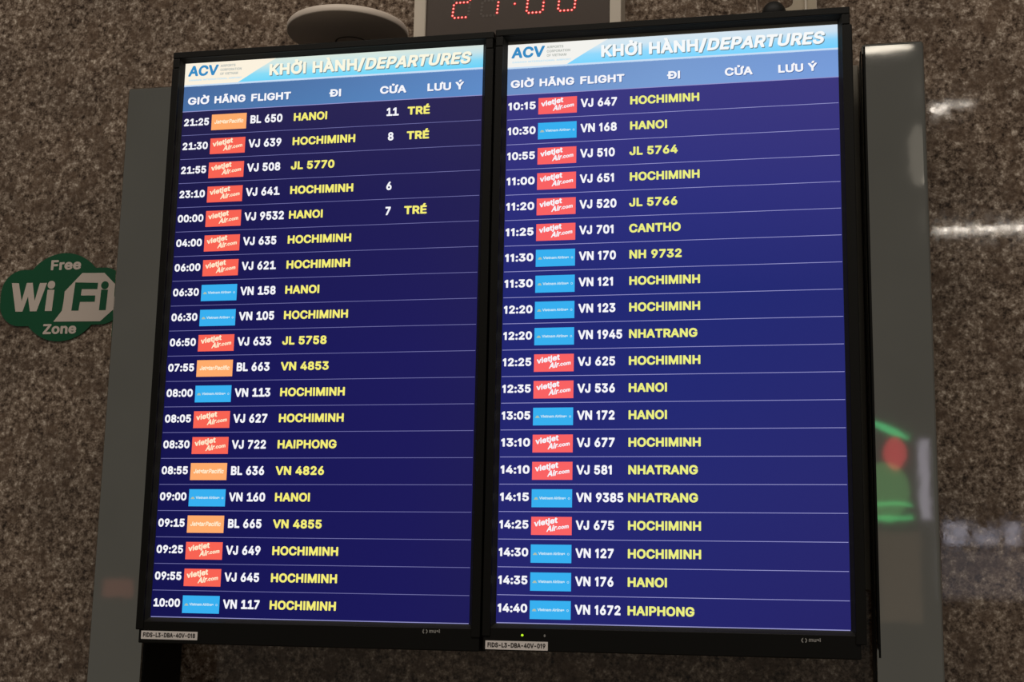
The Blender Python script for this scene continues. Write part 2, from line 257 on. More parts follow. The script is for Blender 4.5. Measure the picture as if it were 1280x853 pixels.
 221: (85, [[36,0,47,0,50,1,52,3,52,6,53,41,84,92,84,97,81,100,66,100,62,99,41,65,21,97,19,99,16,100,2,100,-2,97,-3,94,-2,91,29,41,30,5,31,2],[32,98,38,97,45,97,49,98,61,117,62,120,61,124,56,126,44,126,41,125,31,105,30,101]]),
 7900: (95, [[34,0,43,-1,54,-1,65,3,73,7,80,14,86,24,89,33,91,44,90,63,88,71,84,82,88,86,91,91,91,106,90,110,88,112,85,113,73,112,69,108,69,100,57,101,56,105,48,122,46,125,43,126,29,126,26,124,25,121,25,117,36,100,23,95,17,90,12,85,5,72,1,57,2,38,5,28,8,21,13,14,19,8,26,3],[40,22,32,26,26,35,24,46,25,60,28,69,34,75,42,79,51,79,56,77,60,74,66,66,68,55,68,41,65,32,59,25,54,22,49,21]]),
 7902: (95, [[34,0,43,-1,54,-1,64,2,72,7,79,13,84,21,88,30,91,41,91,53,90,63,88,71,84,82,88,86,91,91,91,106,90,110,88,112,85,113,73,112,69,108,69,100,57,101,56,102,61,111,60,117,56,123,48,126,35,126,32,124,31,121,31,113,32,109,37,106,36,103,36,100,23,95,17,90,12,85,5,72,1,57,2,38,5,28,8,21,13,14,19,8,26,3],[40,22,32,26,26,35,24,46,25,60,28,69,34,75,42,79,51,79,56,77,60,74,66,66,68,55,68,41,65,32,59,25,54,22,49,21]]),
 431: (92, [[32,0,47,-1,61,1,67,4,73,8,77,13,81,18,84,25,85,33,85,80,92,84,94,88,96,92,96,108,93,111,90,113,78,112,75,109,73,100,67,100,63,97,62,94,62,33,60,28,58,25,54,23,50,21,42,21,36,23,31,26,28,31,27,36,27,94,27,97,23,100,20,100,9,100,5,97,5,94,5,36,6,25,9,17,15,9,23,4]]),
 7916: (92, [[32,0,47,-1,61,1,67,4,73,8,77,13,81,18,84,25,85,33,85,80,92,84,94,88,96,92,96,108,93,111,90,113,78,112,75,109,73,100,67,100,63,97,62,94,62,33,60,28,58,25,54,23,50,21,42,21,36,23,31,26,28,31,27,36,27,94,27,97,23,100,20,100,9,100,5,97,5,94,5,36,6,25,9,17,15,9,23,4],[40,97,48,97,51,98,58,108,59,113,59,117,56,122,51,125,45,126,34,126,31,124,29,122,30,111,31,109,36,106,34,103,35,100,37,98]]),
 7876: (76, [[11,0,65,0,69,2,71,5,71,17,69,20,67,21,28,22,28,23,28,40,62,40,65,41,67,44,67,56,66,59,64,61,29,61,28,62,28,78,65,78,69,80,70,83,70,97,67,100,64,100,62,106,51,119,57,125,60,131,61,139,58,143,47,143,42,140,34,143,26,143,20,139,16,133,15,125,16,122,19,120,25,119,14,106,12,100,9,100,6,98,5,94,5,6,6,2],[37,100,37,101,39,102,40,101,39,100]]),
 97: (70, [[17,0,24,-1,31,-1,37,0,43,2,48,0,59,0,62,1,64,3,64,6,64,48,63,58,61,64,58,69,54,72,48,76,42,78,34,78,20,76,13,73,9,69,5,66,2,59,1,55,4,52,16,47,7,42,2,36,-1,27,0,17,3,11,7,6,12,2],[26,20,22,22,22,25,23,27,31,29,40,30,42,30,41,25,37,21,32,20],[23,49,22,50,24,54,31,57,38,57,42,53,42,51]]),
 98: (77, [[8,0,20,0,25,3,31,0,41,-1,48,0,54,2,61,6,67,14,71,22,73,31,74,41,72,50,70,58,66,66,58,73,48,77,36,78,27,76,26,77,25,95,24,98,20,100,8,100,5,98,3,95,3,6,5,2],[34,20,30,24,27,28,26,36,26,45,28,51,31,55,36,57,41,57,45,55,49,50,51,42,51,33,49,27,45,22,41,20]]),
 99: (72, [[25,0,31,-1,39,-1,52,2,58,6,62,10,66,16,69,22,68,27,66,29,53,32,48,30,44,22,37,20,33,20,30,21,27,24,24,28,23,36,23,44,26,52,30,56,36,57,42,56,45,53,48,47,52,45,64,48,68,52,69,55,68,58,62,67,55,73,45,77,39,78,31,78,24,77,17,73,13,70,7,64,2,52,0,44,0,34,1,27,4,19,8,13,13,7,19,3]]),
 100: (77, [[24,0,30,-1,37,-1,44,0,48,2,53,0,66,0,70,3,70,6,70,94,70,97,67,99,53,100,50,98,48,95,48,77,47,76,41,78,34,78,22,76,16,73,11,69,7,64,4,58,1,50,0,41,0,31,3,22,6,14,11,8,17,3],[33,20,28,22,24,28,23,36,23,44,25,50,28,55,33,57,37,57,43,55,46,50,48,44,48,34,47,28,44,23,39,20]]),
 101: (73, [[25,0,33,-1,41,-1,53,2,58,5,63,10,67,14,69,20,69,24,67,26,61,28,67,30,70,34,70,47,67,58,63,66,58,70,52,75,45,77,39,78,31,78,25,77,19,74,13,70,8,65,4,58,2,52,0,44,0,34,1,27,4,19,8,13,13,7,19,3],[33,20,27,24,24,28,25,29,47,29,49,28,46,24,44,21,39,20],[27,50,25,52,28,55,34,57,41,56,45,52,45,50]]),
 102: (47, [[16,0,26,0,30,3,30,6,31,56,42,57,45,61,45,72,44,76,40,77,31,78,31,81,34,82,40,81,45,84,48,97,45,101,40,103,28,103,18,100,14,96,10,91,8,84,8,78,-2,77,-5,73,-5,62,-4,59,0,57,8,56,8,5,11,1]]),
 105: (32, [[11,0,22,0,25,3,26,6,26,72,25,75,20,78,26,83,27,86,28,91,27,95,24,98,20,101,15,103,11,102,6,100,3,95,1,91,2,86,3,83,9,78,4,75,3,72,3,5,6,1]]),
 106: (32, [[-1,-25,8,-24,17,-20,22,-14,25,-4,26,72,24,75,21,78,26,83,27,86,28,91,26,95,24,99,20,101,16,103,11,102,6,100,3,95,1,91,2,86,3,83,8,78,4,75,3,72,3,-1,2,-3,-3,-3,-5,-4,-8,-9,-7,-22,-4,-24]]),
 108: (36, [[15,1,24,0,33,1,36,3,37,7,34,18,31,21,27,21,26,23,25,96,24,99,20,100,9,100,5,98,3,95,3,18,5,12,7,7,11,3]]),
 109: (109, [[9,0,20,0,24,1,25,3,26,6,26,50,28,55,31,57,34,57,39,56,41,53,42,6,42,3,44,1,47,0,59,0,63,3,64,6,64,50,66,55,69,57,72,57,78,56,80,51,80,6,81,3,83,1,86,0,97,0,100,1,102,3,102,6,102,51,101,61,97,69,89,76,78,79,72,79,66,77,56,72,48,76,41,79,33,78,25,75,20,77,9,78,6,76,4,75,3,72,3,6,5,2]]),
 110: (74, [[9,0,20,0,24,1,25,3,26,6,26,48,27,51,29,55,33,57,36,57,42,55,45,50,45,6,46,3,48,1,52,0,63,0,66,1,67,3,68,6,67,55,66,61,63,67,55,75,47,78,39,78,31,77,25,75,22,77,19,78,8,77,4,75,3,72,3,6,5,2]]),
 111: (75, [[25,0,33,-1,41,-1,47,0,53,3,59,7,64,12,68,19,70,25,72,33,72,42,71,50,68,58,65,64,59,70,53,74,47,77,39,78,31,78,25,77,19,74,13,70,8,65,4,58,2,52,0,44,0,34,1,27,4,19,8,13,13,7,19,3],[33,20,28,23,24,28,23,36,23,44,25,50,28,55,33,57,39,57,44,55,48,49,49,41,49,33,47,27,43,22,39,20]]),
 114: (48, [[9,0,20,0,24,1,25,3,26,6,26,50,28,54,31,56,36,56,44,56,47,58,48,61,48,73,46,76,44,78,33,78,25,76,20,77,8,77,5,76,3,73,3,5,5,2]]),
 115: (66, [[20,0,27,-1,35,-1,47,1,57,8,60,13,62,17,63,27,60,36,54,42,45,47,60,51,62,55,62,58,59,64,55,70,50,74,44,77,31,78,19,76,10,70,6,66,3,61,2,52,5,42,10,36,19,31,3,27,0,24,1,19,3,13,8,7,13,3],[27,20,24,22,21,28,18,30,19,31,38,26,40,25,41,24,39,22,36,20,31,20],[39,48,27,52,25,53,25,55,30,57,35,58,38,57,42,50,44,49,42,48]]),
 116: (42, [[19,1,26,-1,34,0,39,1,42,4,43,7,40,18,36,21,28,21,28,23,28,55,30,57,37,57,40,59,41,62,41,73,40,76,37,77,28,78,28,88,25,93,22,93,11,93,8,92,6,90,5,79,5,78,-2,77,-4,74,-5,62,-2,57,5,57,5,55,5,21,7,12,12,5]]),
 117: (74, [[22,1,28,-1,34,-1,47,2,50,0,63,0,66,1,67,3,68,72,66,76,64,77,50,77,46,74,45,29,42,23,36,21,30,22,27,24,26,27,25,74,24,76,20,78,9,78,6,77,4,74,3,30,4,19,7,13,11,7,16,3]]),
 118: (70, [[28,0,41,0,44,3,70,70,70,73,67,77,64,78,53,78,49,76,35,38,33,38,19,76,16,77,3,78,0,77,-2,75,-3,70,22,5,24,2]]),
 119: (101, [[25,0,35,0,40,3,48,32,50,34,58,5,60,2,65,0,74,0,78,2,80,5,100,70,100,73,98,76,95,78,84,78,79,76,78,73,70,46,68,45,60,75,56,77,42,77,38,73,29,43,20,75,15,78,3,77,0,76,-2,73,-2,70,18,5,20,2]]),
 122: (69, [[8,0,59,0,62,1,64,3,65,6,65,16,64,19,62,20,59,22,34,22,63,61,64,72,63,75,61,76,58,78,9,78,6,77,3,75,2,72,2,61,4,57,8,56,29,56,31,55,2,16,2,3,4,1]]),
 103: (77, [[23,-25,37,-26,52,-24,61,-18,65,-14,68,-9,70,2,70,71,70,74,67,77,53,77,48,75,44,77,37,78,30,78,24,77,17,74,13,70,7,64,4,58,0,44,0,35,1,27,3,21,7,14,11,10,17,5,5,-2,3,-4,3,-7,6,-13,11,-18,17,-22],[31,-5,25,-1,24,0,25,2,37,1,47,4,48,2,47,-1,42,-4,37,-5],[33,22,28,24,25,29,23,36,23,44,25,50,28,55,33,57,37,57,43,55,46,50,48,44,48,35,46,29,44,25,39,22]]),
}

# ------------------------------------------------------------------ lettering: bold sans outlines, cap height 100
TRI = {}
for ch, (adv, loops) in GLYPHS.items():
    ls = [[Vector((l[i], l[i+1], 0)) for i in range(0, len(l), 2)] for l in loops]
    pts = [(p.x, p.y) for l in ls for p in l]
    TRI[chr(ch)] = (adv, pts, [t for t in tessellate_polygon(ls)])
def twidth(t, sp=0):
    return sum(40 if c == ' ' else TRI[c][0]+sp for c in t)/100
def text(mb, t, x, z, h, mt, y, width=None, xs=1.0, slant=0, sp=0, rot=0, thick=1):
    """t drawn in the x,z plane, left end x, baseline z, cap height h; width fixes the total length"""
    if width: xs = width/(h*twidth(t, sp))
    ca, sa = math.cos(rot), math.sin(rot); cx = 0; k = mb.m(mt)
    for c in t:
        if c == ' ': cx += 40; continue
        adv, pts, tri = TRI[c]; b = len(mb.v)
        for px, pz in pts:
            u = (px+cx+slant*pz)*h/100*xs; w = pz*h/100
            mb.v.append((x+u*ca-w*sa, y, z+u*sa+w*ca))
        for q in tri: mb.f.append(tuple(b+i for i in q)); mb.mi.append(k)
        cx += adv+sp
    return x+cx*h/100*xs

# ------------------------------------------------------------------ setting
mb = MB(); mb.box(-3.2, 3.6, .2, .34, -1.62, 2.6, M_GRAN); structure(mb.build('wall_back'))
mb = MB(); mb.box(-3.2, 3.6, -4, .2, -1.72, -1.62, M_FLOOR); structure(mb.build('floor'))

# steel posts left and right of the screens, standing on the floor
def post(x0, x1, xs, label):
    mb = MB(); mb.box(x0, x1, .05, .198, -1.62, .871, M_STEEL)
    o = mb.build('steel_post', None, .006, 3)
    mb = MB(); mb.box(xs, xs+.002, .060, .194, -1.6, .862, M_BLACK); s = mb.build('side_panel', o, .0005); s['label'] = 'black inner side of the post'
    return tag(o, label, 'post', 'steel posts beside the departure boards')
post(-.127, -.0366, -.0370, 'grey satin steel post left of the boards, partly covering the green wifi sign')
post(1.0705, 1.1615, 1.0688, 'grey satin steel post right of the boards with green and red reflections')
mb = MB(); mb.box(-.034, 1.068, .125, .14, .06, .866, M_STEELD)
tag(mb.build('mounting_panel', None, .002), 'dark grey steel mounting sheet behind both boards, its corner showing at upper right', 'mounting panel')

# ------------------------------------------------------------------ departure boards
BW, BH = .4982, .8856
LEFT = [l.split('|') for l in '''21:25|J|BL 650|HANOI|11|TRÉ
21:30|V|VJ 639|HOCHIMINH|8|TRÉ
21:55|V|VJ 508|JL 5770||
23:10|V|VJ 641|HOCHIMINH|6|
00:00|V|VJ 9532|HANOI|7|TRÉ
04:00|V|VJ 635|HOCHIMINH||
06:00|V|VJ 621|HOCHIMINH||
06:30|N|VN 158|HANOI||
06:30|N|VN 105|HOCHIMINH||
06:50|V|VJ 633|JL 5758||
07:55|J|BL 663|VN 4853||
08:00|N|VN 113|HOCHIMINH||
08:05|V|VJ 627|HOCHIMINH||
08:30|V|VJ 722|HAIPHONG||
08:55|J|BL 636|VN 4826||
09:00|N|VN 160|HANOI||
09:15|J|BL 665|VN 4855||
09:25|V|VJ 649|HOCHIMINH||
09:55|V|VJ 645|HOCHIMINH||
10:00|N|VN 117|HOCHIMINH||'''.split('\n')]
RIGHT = [l.split('|') for l in '''10:15|V|VJ 647|HOCHIMINH||
10:30|N|VN 168|HANOI||
10:55|V|VJ 510|JL 5764||
11:00|V|VJ 651|HOCHIMINH||
11:20|V|VJ 520|JL 5766||
11:25|V|VJ 701|CANTHO||
11:30|N|VN 170|NH 9732||
11:30|N|VN 121|HOCHIMINH||
12:20|N|VN 123|HOCHIMINH||
12:20|N|VN 1945|NHATRANG||
12:25|V|VJ 625|HOCHIMINH||
12:35|V|VJ 536|HANOI||
13:05|N|VN 172|HANOI||
13:10|V|VJ 677|HOCHIMINH||
14:10|V|VJ 581|NHATRANG||
14:15|N|VN 9385|NHATRANG||
14:25|V|VJ 675|HOCHIMINH||
14:30|N|VN 127|HOCHIMINH||
14:35|N|VN 176|HANOI||
14:40|N|VN 1672|HAIPHONG||'''.split('\n')]

def frame_ring(mb, x0, z0, x1, z1, y0, d, y1, mt):      # sloped mitred frame: inner rectangle at y0, outer rectangle d further out at y1
    a = [(x0, y0, z0), (x1, y0, z0), (x1, y0, z1), (x0, y0, z1)]
    b = [(x0-d, y1, z0-d), (x1+d, y1, z0-d), (x1+d, y1, z1+d), (x0-d, y1, z1+d)]
    for i in range(4):
        j = (i+1) % 4; mb.poly((a[i], a[j], b[j], b[i]), mt)

LOGO_MESH = {}
def logo_mesh(kind, cool):                              # one airline tile, lower left corner at the origin
    if (kind, cool) in LOGO_MESH: return LOGO_MESH[kind, cool]
    mb = MB(); w, h = .0597, .0262; y, t = -.0006, -.0009
    if kind == 'V':
        mb.rect(0, 0, w, h, y, E_REDR if cool else E_RED)
        wt = E_WHITE if cool else E_CREAM
        text(mb, 'vietjet', .0048, .0118, .0084, wt, t, width=.0345, slant=.12, rot=.17)
        text(mb, 'Air', .0228, .0044, .0084, wt, t, width=.0140, slant=.35, rot=.13)
        text(mb, '.com', .0372, .0078, .0056, wt, t, width=.0185, slant=.15, rot=.13)
    elif kind == 'J':
        mb.rect(0, 0, w, h, y, E_ORG)
        text(mb, 'Jetstar', .005, .0102, .0068, E_CREAM, t, width=.0240, slant=.2)
        text(mb, 'Pacific', .0295, .0102, .0068, E_CREAM, t, width=.0250, slant=.2)
    else:
        mb.rect(0, 0, w, h, y, E_BLUE)
        for k in range(5):                              # small gold blossom of five petals
            a = math.radians(30+30*k); c, s_ = math.cos(a), math.sin(a)
            mb.poly([(.0066+c*.0003, t, .0122+s_*.0003), (.0066+c*.0015-s_*.0006, t, .0122+s_*.0015+c*.0006), (.0066+c*.0032, t, .0122+s_*.0026), (.0066+c*.0015+s_*.0006, t, .0122+s_*.0015-c*.0006)], E_GOLD)
        mb.rect(.0034, .0112, .0098, .0121, t, E_GOLD)
        text(mb, 'Vietnam', .0115, .0114, .0039, E_PALE, t, width=.0205)
        text(mb, 'Airlines', .0330, .0114, .0039, E_PALE, t, width=.0175)
        for k in range(14):
            a0, a1 = k*math.pi/7, (k+1)*math.pi/7
            mb.poly([(.0552+r*math.cos(a), t, .0128+r*math.sin(a)) for r, a in ((.0010, a0), (.0016, a0), (.0016, a1), (.0010, a1))], E_PALE)
    o = mb.build('airline_logo', fixn=False); me = o.data; bpy.data.objects.remove(o); LOGO_MESH[kind, cool] = me
    return me

def board(loc, rows, right, label, sticker):
    t = thing('departure_board', loc, label, 'departure board', 'flight departure boards')
    # rear housing, side rails, top and bottom rail, sloped inner lip
    mb = MB(); mb.box(.02, BW-.02, .012, .122, .01, BH-.01, M_RUB); mb.box(-.0150, BW+.0150, .001, .035, -.017, BH+.012, M_BLACK)
    mb.build('housing', t, .003, 2)
    mb = MB(); mb.box(-.0178, BW+(.0178 if right else .0190), -.0115, .03, BH+.0055, BH+.0168, M_BLACK)
    for x0, x1 in ((-.0176, -.0057), (BW+.0057, BW+.0176)): mb.box(x0, x1, -.0113, .03, BH-.0106, BH+.0057, M_BLACK)
    mb.build('top_rail', t, .0015)
    mb = MB(); mb.box(-.0128 if not right else -.0165, BW+(.0178 if not right else .0128), -.010, .03, -.0385, -.0055, M_BLACK); mb.build('bottom_rail', t, .0015)
    for x0, x1 in ((-.0178, -.0055), (BW+.0055, BW+(.0205 if right else .0190))):
        mb = MB(); mb.box(x0, x1, -.012, .034, -.019, BH-.011, M_BLACK); mb.build('side_rail', t, .0015)
    mb = MB(); frame_ring(mb, 0, 0, BW, BH, -.0001, .003, -.0035, M_RUB); frame_ring(mb, -.003, -.003, BW+.003, BH+.003, -.0035, .0035, -.0098, M_BLACKG)
    mb.build('inner_lip', t, fixn=False)
    # lit panel
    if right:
        pic = picture('night_blue_with_glare_right', [(0, (38, 38, 116)), (.5, (36, 42, 122)), (1, (44, 42, 112))], 0, BW, [(0, (26, 24, 96)), (.25, (28, 32, 106)), (.6, (14, 30, 110)), (.8, (40, 42, 124)), (1, (58, 52, 128))], 0, .8, .62)  # paler top is ceiling glare painted into the emission colour
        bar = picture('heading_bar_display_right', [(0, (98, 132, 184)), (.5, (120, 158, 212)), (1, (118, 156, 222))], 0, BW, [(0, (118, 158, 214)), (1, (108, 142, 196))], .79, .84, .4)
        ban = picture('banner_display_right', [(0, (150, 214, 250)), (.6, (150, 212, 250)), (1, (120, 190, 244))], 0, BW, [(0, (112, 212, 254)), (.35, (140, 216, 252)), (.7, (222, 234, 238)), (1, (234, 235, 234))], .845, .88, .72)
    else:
        pic = picture('night_blue_with_fade_left', [(0, (10, 9, 66)), (.4, (18, 16, 84)), (.8, (26, 22, 88)), (1, (32, 28, 84))], 0, BW, [(0, (14, 14, 86)), (.5, (16, 15, 88)), (.8, (20, 17, 76)), (1, (38, 31, 72))], 0, .81, .5)  # LCD viewing-angle fade painted in as darker left, greyer top right
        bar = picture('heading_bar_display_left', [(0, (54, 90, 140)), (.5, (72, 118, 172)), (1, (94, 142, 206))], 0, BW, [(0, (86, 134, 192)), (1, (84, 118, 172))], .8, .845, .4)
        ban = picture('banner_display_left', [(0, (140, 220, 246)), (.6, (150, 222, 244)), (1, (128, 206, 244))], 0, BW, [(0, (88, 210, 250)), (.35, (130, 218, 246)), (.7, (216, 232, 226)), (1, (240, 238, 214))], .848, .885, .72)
    k = .9935 if right else 1.0
    top = BH*k
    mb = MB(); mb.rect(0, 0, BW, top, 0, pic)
    if right: mb.rect(0, top, BW, BH, 0, M_OFF)
    P = .04016; H0 = .8034
    for i in range(0, 21):
        z = (H0-P*i)*k
        if i: mb.rect(.001, z-.0004, BW-.001, z+.0005, -.0003, E_LINEW if right else E_LINE)
        if i == 20: mb.rect(.001, max(z, .0002), BW-.001, z+.0009, -.0004, E_LINEW)
    mb.rect(0, H0*k-.0006, BW, H0*k+.0006, -.0005, E_LINEW)
    scr = mb.build('screen', t, fixn=False)
    # banner with the airport corporation mark and the title
    mb = MB(); y = -.0004
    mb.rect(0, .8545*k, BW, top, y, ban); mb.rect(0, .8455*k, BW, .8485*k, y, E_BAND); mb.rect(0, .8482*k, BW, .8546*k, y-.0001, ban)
    mb.rect(0, .8462*k, BW, .8490*k, y-.0003, E_BAND)
    wd = E_WEDGER if right else E_WEDGE
    mb.poly([(0, y-.0004, .8486*k), (.0925, y-.0004, .8486*k), (.125, y-.0004, .868*k), (.156, y-.0004, top), (0, y-.0004, top)], wd)
    text(mb, 'ACV', .0062, .8632*k, .0178, E_ACV, y-.0006, width=.0508, slant=.06)
    for n, (s_, ww) in enumerate((('AIRPORTS', .026), ('CORPORATION', .037), ('OF VIETNAM', .031))):
        text(mb, s_, .0612, (.8762-.0068*n)*k, .0042, E_GREYT, y-.0006, width=ww)
    text(mb, 'DANANG INTERNATIONAL AIRPORT', .0072, .8551*k, .0028, E_PALE, y-.0006, width=.092)
    mb.build('title_banner', scr, fixn=False)
    mb = MB(); tt = E_TITLER if right else E_TITLE
    for dx, dz, yy, mm in ((.0011, -.0013, -.0011, E_SHAD), (0, 0, -.0014, tt)):
        text(mb, 'KHỞI HÀNH', .1448+dx, .8566*k+dz, .0194, mm, yy, width=.150, slant=0)
        text(mb, '/', .2945+dx, .8566*k+dz, .0194, mm, yy, width=.0115)
        text(mb, 'DEPARTURES', .3050+dx, .8566*k+dz, .0194, mm, yy, width=.1725, slant=.2)
    mb.build('title_text', scr, fixn=False)
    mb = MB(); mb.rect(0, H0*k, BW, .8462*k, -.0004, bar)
    for dx, dz, yy, mm in ((.0008, -.0009, -.0007, E_HSH), (0, 0, -.0010, E_WHITE)):
        if right: hs = (('GIỜ', .0053, .0370), ('HÃNG', .0500, .0552), ('FLIGHT', .1132, .0690), ('ĐI', .2472, .0200), ('CỬA', .3325, .0412), ('LƯU Ý', .4105, .0570))
        else: hs = (('GIỜ', .0080, .0375), ('HÃNG', .0534, .0545), ('FLIGHT', .1165, .0685), ('ĐI', .2496, .0200), ('CỬA', .3327, .0430), ('LƯU Ý', .4093, .0595))
        for s_, x, ww in hs: text(mb, s_, x+dx, .8147*k+dz, .0125, mm, yy, width=ww)
    mb.build('column_heading', scr, fixn=False)
    # twenty flights: time, airline tile, number, destination, and for some a gate and a remark
    xo = -.0018 if right else 0
    yel = E_YELR if right else E_YEL
    c1 = (lambda s: s) if right else (lambda s: s.replace('1', '¹'))
    for i, (tm, al, fl, de, gate, note) in enumerate(rows):
        z = (H0-P*i)*k
        yy = -.0009
        def put(name, *a, **kw):
            if a[0]: mb = MB(); text(mb, *a, yy, **kw); mb.build(name, scr, fixn=False)
        put('flight_time', c1(tm), .0032+xo*.8, z-.0246, .0123, E_WHITE, width=.0448)
        put('flight_number', c1(fl), .1172+xo, z-.0258, .0136, E_WHITE, xs=XS_FL)
        put('destination', c1(de), .1905+xo*.3, z-.0256, .0132, yel, xs=XS_DE)
        put('gate_number', c1(gate), .3440 if len(gate) == 2 else .3482, z-.0258, .0134, E_WHITE, xs=XS_FL)
        put('flight_remark', note, .3790, z-.0256, .0132, yel, width=.0368)
        o = bpy.data.objects.new('airline_logo', logo_mesh(al, right)); COL.objects.link(o); o.parent = scr
        o.location = (.0512+xo, 0, z-.0335)
        o['label'] = {'V': 'red airline tile', 'J': 'orange airline tile', 'N': 'sky blue airline tile'}[al]
    # status light, sensor, maker's mark and asset sticker on the frame
    if right: lz, lx, sx = -.0163, .0412, .0737
    else: lz, lx, sx = .8990, .4579, .4347
    mb = MB(); mb.disc(lx, lz, -.0106, .0019, E_GRN, 14, .0016); o = mb.build('power_light', t, fixn=False); o['label'] = 'small yellow-green power light'
    mb = MB(); mb.disc(sx, lz, -.0106, .0014, M_LOGO, 14, .0020); mb.build('remote_sensor', t, fixn=False)
    mb = MB(); cx, cz = .4352, -.0118-(.0024 if right else 0)
    for s_ in (-1, 1):
        for q in range(8):
            a0, a1 = math.radians(-75+150*q/8), math.radians(-75+150*(q+1)/8)
            mb.poly([(cx+s_*(.0006+r*math.cos(a)), -.0104, cz+r*math.sin(a)) for r, a in ((.0018, a0), (.0034, a0), (.0034, a1), (.0018, a1))], M_LOGO)
    text(mb, 'musi', .4412, cz-.0018, .0052, M_LOGO, -.0104, width=.0165); mb.build('maker_mark', t, fixn=False)
    mb = MB(); sx0 = (-.0082 if not right else -.0125); sz0 = (-.0326 if not right else -.0370)
    mb.box(sx0, sx0+.091, -.0106, -.0099, sz0, sz0+.0122, M_STICK)
    st = mb.build('asset_sticker', t); st['label'] = 'pale grey sticker with a printed code'
    mb = MB(); text(mb, sticker, sx0+.003, sz0+.0030, .0066, M_INK, -.0109, width=.085); mb.build('sticker_print', st, fixn=False)
    return t
XS_FL = .0556/(.0136*twidth('BL 650')); XS_DE = .0575/(.0132*twidth('HANOI'))
board((0, 0, 0), LEFT, False, 'left departure board, its flights running from 21:25 to 10:00, with gate numbers', 'FIDS-L3-DBA-40V-018')
board((.5377, 0, .0024), RIGHT, True, 'right departure board, its flights running from 10:15 to 14:40, no gate numbers', 'FIDS-L3-DBA-40V-019')

# ------------------------------------------------------------------ digital clock above the boards
clk = thing('wall_clock', (.339, .2, .945), 'digital wall clock with red dot digits and a pale frame above the boards', 'clock')
CW, CH = .3535, .21
mb = MB()
mb.box(0, .0205, -.052, -.002, 0, CH, M_FRAME); mb.box(CW-.0185, CW, -.052, -.002, 0, CH, M_FRAME)
mb.box(.0205, CW-.0185, -.052, -.002, CH-.02, CH, M_FRAME); mb.box(.0205, CW-.0185, -.052, -.002, 0, .016, M_FRAME)
mb.build('frame', clk, .0015)
mb = MB(); mb.box(.0205, CW-.0185, -.048, -.004, .016, CH-.02, M_FACE); mb.build('face_panel', clk)
SEG = {'2': 'abged', '1': 'bc', '0': 'abcdef'}
def digit(ch, x0, z0):
    on = set(SEG[ch]); w, h = .0275, .0535
    dots = {}
    def seg(name, a, b, n):
        for i in range(n):
            u = (i+.5)/n if name in 'bcef' else i/(n-1)
            p = (a[0]+(b[0]-a[0])*u, a[1]+(b[1]-a[1])*u)
            k_ = (round(p[0], 4), round(p[1], 4)); dots[k_] = dots.get(k_, False) or name in on
    e = .0052
    for name, zz in (('d', 0), ('g', h/2), ('a', h)): seg(name, (e*.8, zz), (w-e*.8, zz), 4)
    for name, xx, za, zb in (('e', 0, .001, h/2-.001), ('f', 0, h/2+.001, h-.001), ('c', w, .001, h/2-.001), ('b', w, h/2+.001, h-.001)): seg(name, (xx, za), (xx, zb), 4 if name in 'ef' else 4)
    mb = MB()
    for (x, z), lit in dots.items():
        xx = x0+x+.1*z
        mb.disc(xx, z0+z, -.0484, .0023, E_LED if lit else M_LEDOFF, 12)
        if lit: mb.disc(xx, z0+z, -.0487, .0014, E_LEDC, 10)
    o = mb.build('clock_digit', clk, fixn=False)
    if ch == '1': o['label'] = 'digit one in lit red dots beside unlit dots'
DZ = .0555
for ch, x in (('2', .0665), ('1', .1160), ('0', .1940), ('0', .2475)): digit(ch, x, DZ)
mb = MB()
for z in (.0180, .0355): mb.disc(.1722+.1*z, DZ+z, -.0484, .0023, E_LED, 12); mb.disc(.1722+.1*z, DZ+z, -.0487, .0012, E_LEDC, 10)
mb.build('colon', clk, fixn=False)

# ------------------------------------------------------------------ disc fixture above the left board
dsc = thing('wall_fixture', (.2440, .088, .955), 'round white disc with a flat grey underside above the left board', 'wall fixture')
dsc.rotation_euler = (0, math.radians(.6), 0)
mb = MB(); mb.lathe([(0, .0135), (.090, .0135), (.0985, .012), (.1005, .009), (.1005, .001), (.0995, 0)], M_DISC, 72); mb.box(-.03, .03, .08, .112, .002, .012, M_DISC)
o = mb.build('rim', dsc, smooth=False)
for p in o.data.polygons: p.use_smooth = abs(p.normal.z) < .5
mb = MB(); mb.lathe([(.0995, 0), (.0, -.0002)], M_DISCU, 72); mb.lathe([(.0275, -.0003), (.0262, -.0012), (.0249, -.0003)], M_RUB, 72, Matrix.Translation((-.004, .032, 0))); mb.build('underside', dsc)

# ------------------------------------------------------------------ trunking, black dome and cable at the upper right
mb = MB(); pts = [(.969, 1.6), (.969, .9995)]
for q in range(9):
    a = math.radians(180+90*q/8); pts.append((.9555+.0135*math.cos(math.radians(-90*q/8)), .9995+.0105*math.sin(math.radians(-90*q/8))))
pts += [(.935, .985), (.935, .962), (1.006, .962), (1.006, 1.6)]
mb.prism(pts, .176, .198, M_BEIGE)
trk = mb.build('cable_trunking', None, 0); tag(trk, 'beige cable trunking rising above the right board at its upper right corner', 'cable trunking')
mb = MB(); mb.box(.9875, .991, .168, .1765, .965, 1.6, M_FRAME); mb.box(.991, 1.0065, .171, .1765, .965, 1.6, M_BEIGE); o = mb.build('cover_with_highlight', trk, .0008)  # narrow white strip is a painted highlight along the beige cover
mb = MB()
mtx = Matrix.Translation((.9385, .168, .979))@Matrix.Rotation(math.radians(90), 4, 'X')
mb.lathe([(.0185*math.cos(a*math.pi/20), .0185*math.sin(a*math.pi/20)) for a in range(0, 10)]+[(0, .0185)], M_RUB, 40, mtx)
mb.lathe([(.0185, 0), (.0195, -.002), (.0195, -.0075), (0, -.0075)], M_RUB, 40, mtx)
